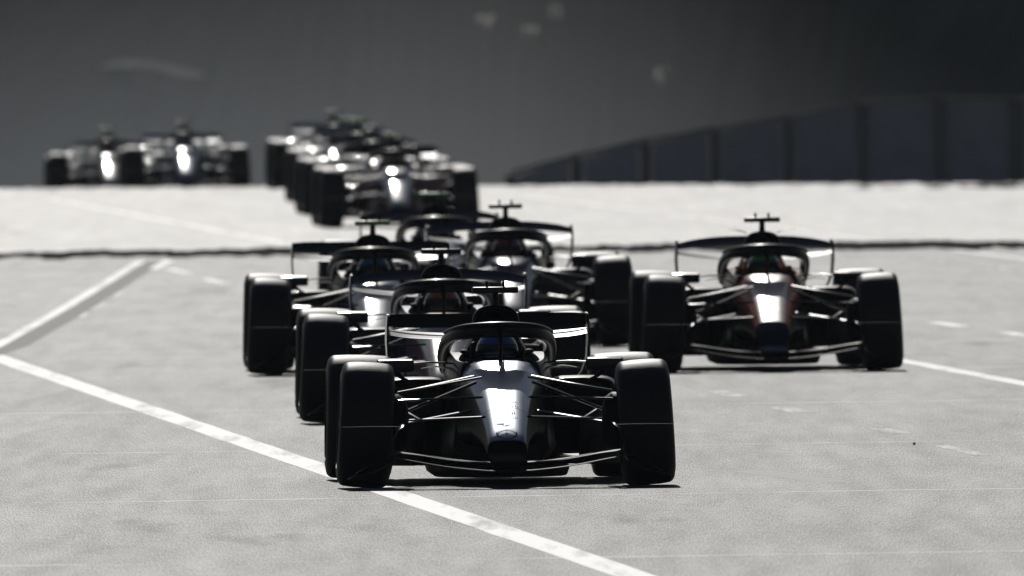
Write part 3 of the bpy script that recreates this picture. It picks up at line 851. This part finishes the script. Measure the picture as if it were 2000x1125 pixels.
build_car(-5.98, 520.0, 1.5, livery(N7, body=glint_white, helmet=h_or, tcam=green_t, wing=glint_white, mirror=glint_white, dlabel='driver in orange helmet in the leftmost far car'),
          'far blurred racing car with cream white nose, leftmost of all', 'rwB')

# ------------------------------------------------------------------ background
# grassy bank rising behind the dip, curving from far on the left to near on the right
def bank_mesh():
    V, F = [], []
    nx, nz = 90, 10
    for i in range(nx + 1):
        u = i / nx
        x = -160 + 320 * u
        yb = 980 - 300 / (1 + math.exp(-(x + 1) / 2.2)) + 6 * noise.noise((x * .08, 0, 0))
        for j in range(nz + 1):
            t = j / nz
            zz = -4.6 + 20 * t
            sl = 26 + 14 / (1 + math.exp(-(x - 3) / 2.0))
            yy = yb + (zz + 4.6) / math.tan(R(sl)) + .5 * noise.noise((x * .8, t * 9, 3))
            V.append((x, yy, zz))
    for i in range(nx):
        for j in range(nz):
            a = i * (nz + 1) + j
            F.append((a, a + nz + 1, a + nz + 2, a + 1))
    return mesh_from('bank', V, F)
tag(ob('hillside', bank_mesh(), M['bank']), kind='structure')
def hill_mesh():
    V, F = [], []
    for i in range(41):
        x = -2500 + 125 * i
        for j, (y, z) in enumerate(((1150, 10), (1500, 30), (2200, 60), (3200, 70))):
            V.append((x, y, z + 12 * noise.noise((x * .002, y * .002, 0))))
    for i in range(40):
        for j in range(3):
            a = i * 4 + j; F.append((a, a + 4, a + 5, a + 1))
    return mesh_from('hills', V, F)
tag(ob('hills', hill_mesh(), M['bank']), kind='structure')

# the panelled wall on the right
M['panel'] = simple('grey_blue_panel', (.27, .285, .33), .7, var=.25, bscale=3)
M['post'] = simple('brown_post', (.15, .14, .14), .8)
M['cap'] = simple('pale_cap', (.30, .26, .24), .7, var=.3, bscale=4)
wall = empty('barrier_wall', (5.0, 562, gz(5, 562)))
tag(wall, 'grey-blue panelled barrier wall rising to the right beyond the crest', 'wall')
wx = lambda px: (px - 1000) / 68000.0 * 560
tops = [(1000, -.15), (1130, .12), (1265, .36), (1402, .54), (1545, .72), (1690, .93), (1840, 1.00), (1990, .97), (2140, .96), (2290, .95)]
base = wall.location
for (p0, z0), (p1, z1) in zip(tops[:-1], tops[1:]):
    x0, x1 = wx(p0), wx(p1); g = .12
    y0, y1 = 562 - .5 * (x0 - 5) * .3, 562 - .5 * (x1 - 5) * .3
    zb = -2.0
    V = []
    nseg = 6
    rings = []
    for k in range(nseg + 1):
        t = k / nseg
        xx = x0 + g + (x1 - x0 - 2 * g) * t; yy = y0 + (y1 - y0) * t; zt = z0 + (z1 - z0) * t - .08
        bow = .03 * math.sin(math.pi * ((t * 2) % 1))
        rings.append([(xx - base.x, yy - bow - base.y, zb - base.z), (xx - base.x, yy - bow - base.y, zt - base.z), (xx - base.x, yy + .1 - base.y, zt - base.z), (xx - base.x, yy + .1 - base.y, zb - base.z)])
    ob('panel', mesh_from('panel', *loft_data(rings), auto=30), M['panel'], wall)
    ob('post', mesh_from('post', *box_data(x0 - base.x, y0 + .02 - base.y, (zb + z0 - .08) / 2 - base.z, .2, .16, z0 - .08 - zb, .01)), M['post'], wall)
    r2 = [[(x - base.x, y - .08 - base.y, z - .075 - base.z), (x - base.x, y - .08 - base.y, z - base.z), (x - base.x, y + .14 - base.y, z - base.z), (x - base.x, y + .14 - base.y, z - .075 - base.z)] for x, y, z in ((x0, y0, z0), (x1, y1, z1))]
    ob('cap_rail', mesh_from('cap_rail', *loft_data(r2)), M['cap'], wall)

# pale things on the bank, far out of focus: dry shrubs and a sandy path edge
M['dry'] = simple('dry_straw_leaf', (.60, .59, .56), .7)
_t = M['dry'].node_tree; _tr = _t.nodes.new('ShaderNodeBsdfTranslucent'); _tr.inputs[0].default_value = (.62, .60, .56, 1)
_mx = _t.nodes.new('ShaderNodeMixShader'); _mx.inputs[0].default_value = .6
_t.links.new(_t.nodes['Principled BSDF'].outputs[0], _mx.inputs[1]); _t.links.new(_tr.outputs[0], _mx.inputs[2])
_t.links.new(_mx.outputs[0], _t.nodes['Material Output'].inputs[0])
def shrub(x, y, z, rx, rz, label, n=70, seed=1):
    rr = random.Random(seed)
    root = empty('dry_shrub', (x, y, z))
    V, F = [], []
    for i in range(n):
        a = rr.uniform(0, 6.283); h = rr.random() ** .6; rad = rr.random() ** .5
        c = Vector((rx * rad * math.cos(a), rx * .5 * rad * math.sin(a), rz * h))
        s = rr.uniform(.10, .2); d = Vector((rr.uniform(-1, 1), rr.uniform(-1, 1), rr.uniform(.2, 1))).normalized(); e = d.cross(Vector((rr.uniform(-1, 1), rr.uniform(-1, 1), rr.uniform(-1, 1)))).normalized()
        o = len(V); V += [c - e * s * .3, c + d * s * .6 - e * s * .05, c + e * s * .3, c - d * s * .5]; F.append((o, o + 1, o + 2, o + 3))
    ob('foliage', mesh_from('foliage', V, F, smooth=False), M['dry'], root)
    ob('stem', mesh_from('stem', *tube_data([(0, 0, -.4), (.02, 0, .1), (0, .02, rz * .6)], .03, n=8)), M['post'], root)
    return tag(root, label, 'shrub', 'dry shrubs on the bank')
for i, (p, w, h, lab) in enumerate([((-0.357, 819.64, 1.97), .42, .28, 'pale dry shrub on the dark bank, leftmost of the three above the pack'), ((0.644, 793.14, 1.776), .36, .22, 'pale dry shrub on the dark bank, lowest of the three above the pack'),
                                          ((1.168, 781.6, 2.2), .28, .24, 'pale dry shrub near the top edge, rightmost of the three above the pack'), ((3.318, 729.6, 0.864), .22, .30, 'small pale dry shrub alone on the bank above the panelled wall')]):
    shrub(p[0], p[1] - .25, p[2] - .1, w, h, lab, 60, 11 + i)
V = [(-11.606, 987.08, 0.661), (-11.607, 987.2, 0.719), (-11.105, 986.45, 0.686), (-11.107, 986.8, 0.859), (-10.587, 985.49, 0.683), (-10.589, 985.91, 0.885), (-10.054, 982.96, 0.625), (-10.056, 983.37, 0.827), (-9.6, 980.69, 0.525), (-9.602, 981.16, 0.755), (-9.147, 978.41, 0.411), (-9.149, 978.88, 0.64), (-8.772, 976.7, 0.397), (-8.773, 977.03, 0.568), (-8.518, 975.59, 0.411), (-8.518, 975.7, 0.469)]
F = [(2 * k - 2, 2 * k, 2 * k + 1, 2 * k - 1) for k in range(1, len(V) // 2)]
sp = ob('sandy_path', mesh_from('sandy_path', V, F), simple('pale_sand', (.5, .46, .40), .9, var=.3, bscale=2))
tag(sp, kind='structure')

# ------------------------------------------------------------------ haze
def volume(name, density, aniso, col=(.9, .95, 1)):
    m = bpy.data.materials.new(name); m.use_nodes = True
    t = m.node_tree; t.nodes.remove(t.nodes['Principled BSDF'])
    pv = t.nodes.new('ShaderNodeVolumePrincipled')
    pv.inputs['Color'].default_value = (*col, 1); pv.inputs['Density'].default_value = density; pv.inputs['Anisotropy'].default_value = aniso
    pv.inputs['Density Attribute'].default_value = ''
    t.links.new(pv.outputs[0], t.nodes['Material Output'].inputs['Volume'])
    return m
hz = ob('haze', mesh_from('haze', *box_data(0, 2900, 42, 11000, 6700, 105, 0), smooth=False), volume('thin_haze', .000032, .55, (.78, .88, 1)))
tag(hz, kind='stuff')

def dust_mesh(cx, cy, cz, rx, ry, rz, n=48, m=10):
    # a bank of blown dust, thickest in the middle and thinning out to nothing at its rim
    V, F = [], []
    for side in (-1, 1):
        for j in range(1, m):
            r = j / m
            for i in range(n):
                a = 2 * math.pi * i / n
                V.append((cx + rx * r * math.cos(a), cy + side * ry * (1 - r * r) ** 2, cz + rz * r * math.sin(a)))
    rim = len(V)
    for i in range(n):
        a = 2 * math.pi * i / n; V.append((cx + rx * math.cos(a), cy, cz + rz * math.sin(a)))
    c0 = len(V); V += [(cx, cy - ry, cz), (cx, cy + ry, cz)]
    for q in range(2):
        o = q * (m - 1) * n
        for i in range(n):
            k = (i + 1) % n
            F.append((c0 + q, o + i, o + k))
            for j in range(m - 2): F.append((o + j * n + i, o + j * n + k, o + (j + 1) * n + k, o + (j + 1) * n + i))
            F.append((o + (m - 2) * n + i, o + (m - 2) * n + k, rim + k, rim + i))
    return mesh_from('dust', V, F)
du = ob('dust', dust_mesh(-5.5, 645, -3.2, 17.5, 145, 7.6), volume('blown_dust', .00105, .4, (.85, .92, 1)))
tag(du, kind='stuff')
